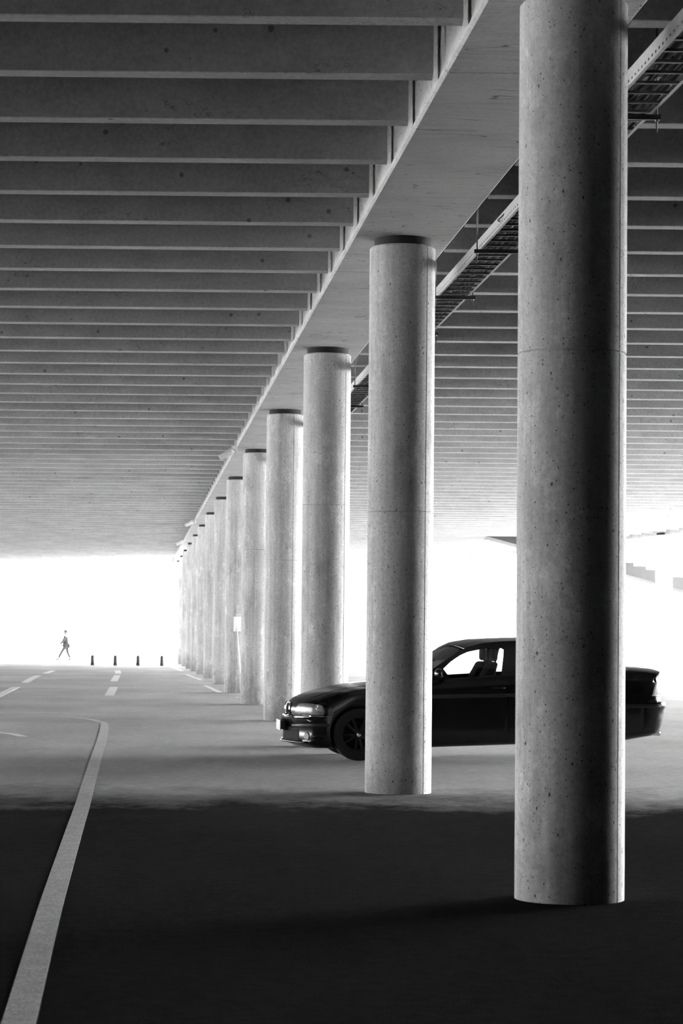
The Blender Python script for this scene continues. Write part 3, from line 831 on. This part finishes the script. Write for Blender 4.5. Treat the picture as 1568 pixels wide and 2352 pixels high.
# greenhouse
def vz(z): return 0.795 - (z - 1.0) * 0.47
FO = [(1.46, 0.955), (1.62, 1.065), (1.80, 1.19), (2.00, 1.318), (2.12, 1.375), (2.30, 1.42), (2.55, 1.445), (2.85, 1.457), (3.15, 1.45), (3.40, 1.415), (3.60, 1.345), (3.80, 1.245), (3.98, 1.15), (4.05, 1.09)]
base_line = [(u, lerp_table(BELT, u) - 0.04) for u in (3.7, 3.2, 2.6, 2.0, 1.6)]
WF = [(1.80, 1.108), (1.90, 1.195), (2.02, 1.272), (2.12, 1.315), (2.30, 1.352), (2.46, 1.366), (2.53, 1.364), (2.562, 1.345), (2.555, 1.28), (2.51, 1.052), (2.495, 1.038), (1.875, 0.998), (1.83, 1.06)]
WR = [(2.725, 1.345), (2.76, 1.37), (3.0, 1.378), (3.25, 1.36), (3.42, 1.315), (3.52, 1.25), (3.56, 1.17), (3.52, 1.11), (3.40, 1.095), (2.70, 1.055), (2.685, 1.073)]
def side_frame(s):
    bm = bmesh.new(); edges = []
    for loop in (FO + base_line, WF, WR):
        vs = [bm.verts.new((u, s * vz(z), z)) for u, z in loop]
        edges += [bm.edges.new((vs[i], vs[(i + 1) % len(vs)])) for i in range(len(vs))]
    bmesh.ops.triangle_fill(bm, edges=edges, use_beauty=True, use_dissolve=False)
    ext = bmesh.ops.extrude_face_region(bm, geom=bm.faces[:])
    for v in [g for g in ext['geom'] if isinstance(g, bmesh.types.BMVert)]: v.co.y -= s * 0.045; v.co.z -= 0.004
    return link('window_frame', bm, M['carpaint'], car)
for s in (-1, 1):
    fr = side_frame(s)
    for nm, loop in (('front_side_window', WF), ('rear_side_window', WR)):
        bm = bmesh.new()
        cx_ = sum(p[0] for p in loop) / len(loop); cz_ = sum(p[1] for p in loop) / len(loop)
        big = [(cx_ + (u - cx_) * 1.015, cz_ + (z - cz_) * 1.02) for u, z in loop]
        prism(bm, big, lambda u, z: (u, s * (vz(z) - 0.012), z), lambda u, z: (u, s * (vz(z) - 0.017), z))
        link(nm, bm, M['glass'], car)
    bm = bmesh.new()       # thin bright strip along the window sill
    tube(bm, [(1.86, s * (vz(0.985) + 0.004), 0.985), (2.52, s * (vz(1.028) + 0.004), 1.028), (3.45, s * (vz(1.085) + 0.004), 1.085)], 0.006, 6)
    link('window_sill_strip', bm, M['trim'], fr, True)
T_ = [-1 + 0.125 * k for k in range(17)]
def strip(rows, name, mat, th=0.0):
    bm = bmesh.new(); g = [[bm.verts.new(p) for p in r] for r in rows]
    for A, B in zip(g, g[1:]):
        for i in range(len(A) - 1): bm.faces.new((A[i], A[i + 1], B[i + 1], B[i]))
    if th:
        geom = bmesh.ops.extrude_face_region(bm, geom=bm.faces[:])
        for v in [q for q in geom['geom'] if isinstance(q, bmesh.types.BMVert)]: v.co.z -= th
    o = link(name, bm, mat, car); smooth_angle(o, 50); return o
def crow(u, z, du, dz, shrink=0.0):
    return [(u + du * (1 - t * t), t * (vz(z) - shrink), z + dz * (1 - t * t)) for t in T_]
ws = [(1.46, 0.955, -0.14, 0.02), (1.62, 1.065, -0.14, 0.03), (1.80, 1.19, -0.135, 0.045), (2.00, 1.318, -0.125, 0.055), (2.12, 1.375, -0.12, 0.055)]
strip([crow(*w, 0.01) for w in ws[:-1]] + [crow(2.07, 1.352, -0.122, 0.055, 0.01)], 'windscreen', M['glass'], 0.005)
rows = [(2.07, 1.352, -0.122, 0.055), (2.12, 1.375, -0.12, 0.056), (2.30, 1.42, -0.09, 0.048), (2.55, 1.445, -0.04, 0.040), (2.85, 1.457, 0, 0.040), (3.15, 1.45, 0.05, 0.043), (3.40, 1.415, 0.09, 0.05)]
strip([crow(*w) for w in rows], 'roof', M['carpaint'], 0.035)
strip([crow(3.40, 1.410, 0.09, 0.05, 0.01), crow(3.60, 1.342, 0.10, 0.05, 0.01), crow(3.80, 1.243, 0.10, 0.045, 0.01), crow(3.93, 1.16, 0.08, 0.02, 0.01)], 'rear_window', M['glass'], 0.005)
# interior
bm = bmesh.new(); box(bm, 1.45, 1.72, -0.68, 0.68, 0.90, 0.985)
bmesh.ops.bevel(bm, geom=bm.edges[:], offset=0.03, segments=2, affect='EDGES', profile=0.5); link('dashboard', bm, M['seat'], car)
bm = bmesh.new()
for k in range(24):
    pass
pts = [Vector((0, 0.18 * math.cos(2 * PI * k / 24), 0.18 * math.sin(2 * PI * k / 24))) for k in range(25)]
rot = Matrix.Translation((1.87, 0.36, 0.97)) @ Matrix.Rotation(math.radians(-24), 4, 'Y')
tube(bm, [rot @ p for p in pts], 0.014, 8, caps=False)
tube(bm, [rot @ Vector((0, -0.17, 0)), rot @ Vector((-0.02, 0, 0)), rot @ Vector((0, 0.17, 0))], 0.018, 8)
link('steering_wheel', bm, M['seat'], car, True)
def seat(v):
    bm = bmesh.new()
    hexa(bm, [(2.27, v - 0.24, 0.90), (2.43, v - 0.24, 0.90), (2.43, v + 0.24, 0.90), (2.27, v + 0.24, 0.90),
              (2.42, v - 0.21, 1.19), (2.51, v - 0.21, 1.19), (2.51, v + 0.21, 1.19), (2.42, v + 0.21, 1.19)])
    bmesh.ops.bevel(bm, geom=bm.edges[:], offset=0.035, segments=3, affect='EDGES', profile=0.5)
    o = link('front_seat', bm, M['seat'], car, True)
    bm = bmesh.new(); box(bm, 2.445, 2.51, v - 0.14, v + 0.14, 1.20, 1.35)
    bmesh.ops.bevel(bm, geom=bm.edges[:], offset=0.03, segments=3, affect='EDGES', profile=0.5); link('headrest', bm, M['seat'], o, True)
    for q in (-0.06, 0.06):
        bm = bmesh.new(); tube(bm, [(2.47, v + q, 1.17), (2.475, v + q, 1.21)], 0.006, 8); link('headrest_post', bm, M['chrome'], o, True)
seat(-0.37); seat(0.37)
bm = bmesh.new()
hexa(bm, [(3.34, -0.60, 0.92), (3.46, -0.60, 0.92), (3.46, 0.60, 0.92), (3.34, 0.60, 0.92), (3.48, -0.56, 1.12), (3.58, -0.56, 1.12), (3.58, 0.56, 1.12), (3.48, 0.56, 1.12)])
bmesh.ops.bevel(bm, geom=bm.edges[:], offset=0.03, segments=2, affect='EDGES', profile=0.5); rs = link('rear_seat', bm, M['seat'], car, True)
for v in (-0.36, 0.36):
    bm = bmesh.new(); box(bm, 3.50, 3.57, v - 0.12, v + 0.12, 1.13, 1.24)
    bmesh.ops.bevel(bm, geom=bm.edges[:], offset=0.03, segments=3, affect='EDGES', profile=0.5); link('headrest', bm, M['seat'], rs, True)
bm = bmesh.new(); box(bm, 1.985, 2.01, -0.11, 0.13, 1.27, 1.335)
bmesh.ops.bevel(bm, geom=bm.edges[:], offset=0.008, segments=2, affect='EDGES', profile=0.5)
tube(bm, [(2.0, 0.01, 1.32), (2.02, 0.01, 1.40)], 0.012, 8)
link('rear_view_mirror', bm, M['seat'], car, True)
# door mirrors
for s in (-1, 1):
    bm = bmesh.new(); bmesh.ops.create_uvsphere(bm, u_segments=24, v_segments=14, radius=1)
    for v in bm.verts:
        c = v.co
        v.co = Vector((1.715 + 0.055 * c.x, s * 0.945 + 0.105 * c.y, 1.05 + 0.070 * (abs(c.z) ** 0.8) * (1 if c.z > 0 else -1)))
        if v.co.x > 1.735: v.co.x = 1.735
    tube(bm, [(1.78, s * 0.80, 1.02), (1.74, s * 0.90, 1.02)], [0.035, 0.026], 10)
    mo = link('door_mirror', bm, M['carpaint'], car, True)
    bm = bmesh.new(); bmesh.ops.create_cone(bm, cap_ends=True, segments=24, radius1=1, radius2=1, depth=0.004)
    bmesh.ops.transform(bm, verts=bm.verts, matrix=Matrix.Translation((1.738, s * 0.945, 1.05)) @ Matrix.Diagonal((1, 0.09, 0.055, 1)) @ Matrix.Rotation(PI / 2, 4, 'Y'))
    link('mirror_glass', bm, M['chrome'], mo)
# exhaust, rear plate
for v in (-0.62, -0.52):
    bm = bmesh.new(); lathe(bm, [(0.030, 0.0), (0.036, 0.0), (0.036, 0.10), (0.030, 0.10), (0.030, 0.01)], 20, caps=False)
    bmesh.ops.transform(bm, verts=bm.verts, matrix=Matrix.Translation((4.40, v, 0.345)) @ Matrix.Rotation(PI / 2, 4, 'Y'))
    link('exhaust_tip', bm, M['chrome'], car, True)
bm = bmesh.new(); box(bm, 4.522, 4.532, -0.26, 0.26, 0.78, 0.90); link('rear_number_plate', bm, M['plate'], car)
bmb.free()

# ------------------------------------------------------------------ person walking beyond the open end
def skin_mesh(name, chains, mat, parent, sub=1):
    """chains: lists of (co, radius); the first vertex of all is the root"""
    me = bpy.data.meshes.new(name); verts, edges, rad, idx = [], [], [], {}
    for ch in chains:
        last = None
        for co, r in ch:
            k = tuple(round(c, 4) for c in co)
            if k not in idx: idx[k] = len(verts); verts.append(co); rad.append(r)
            i = idx[k]
            if last is not None and last != i: edges.append((last, i))
            last = i
    me.from_pydata(verts, edges, [])
    o = bpy.data.objects.new(name, me); COL.objects.link(o); o.parent = parent
    md = o.modifiers.new('skin', 'SKIN'); md.use_smooth_shade = True
    sv = me.skin_vertices[0].data
    for i, r in enumerate(rad):
        rr = r if isinstance(r, tuple) else (r, r)
        sv[i].radius = rr; sv[i].use_root = (i == 0)
    md2 = o.modifiers.new('sub', 'SUBSURF'); md2.levels = sub; md2.render_levels = sub
    bpy.context.view_layer.update()
    me2 = bpy.data.meshes.new_from_object(o.evaluated_get(bpy.context.evaluated_depsgraph_get()))
    o.modifiers.clear(); o.data = me2
    me2.materials.clear(); me2.materials.append(mat)
    for p in me2.polygons: p.use_smooth = True
    return o
PY = 145.0
per = empty('person', (-16.4, PY, dip(PY)), 0); per.scale = (1.22, 1.2, 1.03)
tag(per, 'person in a dark jacket walking left in the bright open end, seen from far', 'person')
# walks towards -X; local frame metres, feet on z = 0
hip = (0.0, 0, 0.90)
def hand(w, fwd, side):
    ch = []
    w = Vector(w); f = Vector(fwd).normalized(); sd = Vector((0, side, 0))
    palm = w + f * 0.06
    ch.append([(tuple(w), 0.026), (tuple(palm), 0.034)])
    for k, ln in enumerate((0.072, 0.08, 0.075, 0.06)):
        b = palm + Vector((0.022 - 0.0145 * k, 0, 0)) + f * 0.02
        m1 = b + f * ln * 0.5; e = b + f * ln + Vector((-0.012, 0, 0.006))
        ch.append([(tuple(palm), 0.034), (tuple(b), 0.010), (tuple(m1), 0.009), (tuple(e), 0.007)])
    tb = w + f * 0.035 + Vector((-0.035, 0, 0)); te = tb + f * 0.045 + Vector((-0.018, 0, 0))
    ch.append([(tuple(w), 0.026), (tuple(tb), 0.012), (tuple(te), 0.009)])
    return ch
LH, RH = (-0.30, -0.24, 0.86), (0.22, 0.25, 0.80)
chains = [[(hip, (0.15, 0.12)), ((0.0, 0, 1.05), (0.14, 0.11)), ((-0.01, 0, 1.25), (0.16, 0.12)), ((-0.02, 0, 1.42), (0.13, 0.10)), ((-0.03, 0, 1.50), 0.055), ((-0.05, 0, 1.58), 0.075), ((-0.05, 0, 1.66), 0.092), ((-0.045, 0, 1.73), 0.07)],
          [(hip, (0.15, 0.12)), ((0.02, -0.10, 0.86), 0.09), ((-0.20, -0.10, 0.50), 0.058), ((-0.36, -0.10, 0.10), 0.040), ((-0.40, -0.10, 0.045), 0.035), ((-0.52, -0.10, 0.035), 0.03)],
          [(hip, (0.15, 0.12)), ((0.02, 0.10, 0.86), 0.09), ((0.06, 0.10, 0.48), 0.058), ((0.20, 0.10, 0.10), 0.040), ((0.18, 0.10, 0.045), 0.035), ((0.06, 0.10, 0.03), 0.03)],
          [((-0.02, 0, 1.42), (0.13, 0.10)), ((-0.02, -0.19, 1.40), 0.055), ((-0.12, -0.24, 1.13), 0.042), (LH, 0.026)],
          [((-0.02, 0, 1.42), (0.13, 0.10)), ((-0.02, 0.19, 1.40), 0.055), ((0.10, 0.25, 1.12), 0.042), (RH, 0.026)]]
chains += hand(LH, (-0.5, 0, -1), -1) + hand(RH, (0.2, 0, -1), 1)
bodyp = skin_mesh('body', chains, M['skin'], per)
bm = bmesh.new()
for sy in (-1, 1):      # ears, then nose and brow
    bmesh.ops.create_icosphere(bm, subdivisions=1, radius=0.022, matrix=Matrix.Translation((-0.04, sy * 0.088, 1.655)))
bmesh.ops.create_icosphere(bm, subdivisions=1, radius=0.018, matrix=Matrix.Translation((-0.145, 0, 1.645)))
link('face_features', bm, M['skin'], per, True)
bm = bmesh.new()
bmesh.ops.create_uvsphere(bm, u_segments=16, v_segments=10, radius=0.108, matrix=Matrix.Translation((-0.03, 0, 1.69)))
for v in bm.verts:
    if v.co.x < -0.10 and v.co.z < 1.72: v.co.x = -0.09
    if v.co.z < 1.60: v.co.z = 1.60
link('hair', bm, M['cloth_dark'], per, True)
skin_mesh('jacket', [[((0.0, 0, 0.98), (0.20, 0.16)), ((0.0, 0, 0.84), (0.23, 0.19))],
                     [((0.0, 0, 0.98), (0.20, 0.16)), ((-0.01, 0, 1.25), (0.185, 0.145)), ((-0.02, 0, 1.41), (0.15, 0.12)), ((-0.03, 0, 1.49), 0.075)],
                     [((-0.02, 0, 1.41), (0.15, 0.12)), ((-0.02, -0.20, 1.40), 0.075), ((-0.12, -0.25, 1.13), 0.062), ((-0.27, -0.242, 0.91), 0.046)],
                     [((-0.02, 0, 1.41), (0.15, 0.12)), ((-0.02, 0.20, 1.40), 0.075), ((0.10, 0.26, 1.12), 0.062), ((0.20, 0.252, 0.85), 0.046)]], M['cloth_dark'], per)
skin_mesh('trousers', [[((0, 0, 0.92), (0.165, 0.135)), ((0.02, -0.10, 0.85), 0.105), ((-0.20, -0.10, 0.50), 0.076), ((-0.35, -0.10, 0.13), 0.058)],
                       [((0, 0, 0.92), (0.165, 0.135)), ((0.02, 0.10, 0.85), 0.105), ((0.06, 0.10, 0.48), 0.076), ((0.19, 0.10, 0.13), 0.058)]], M['cloth_mid'], per)
for sy, fx in ((-0.10, -0.36), (0.10, 0.22)):
    skin_mesh('shoe', [[((fx + 0.03, sy, 0.05), (0.045, 0.05)), ((fx - 0.08, sy, 0.045), (0.045, 0.042)), ((fx - 0.18, sy, 0.04), (0.04, 0.034))]], M['cloth_dark'], per)
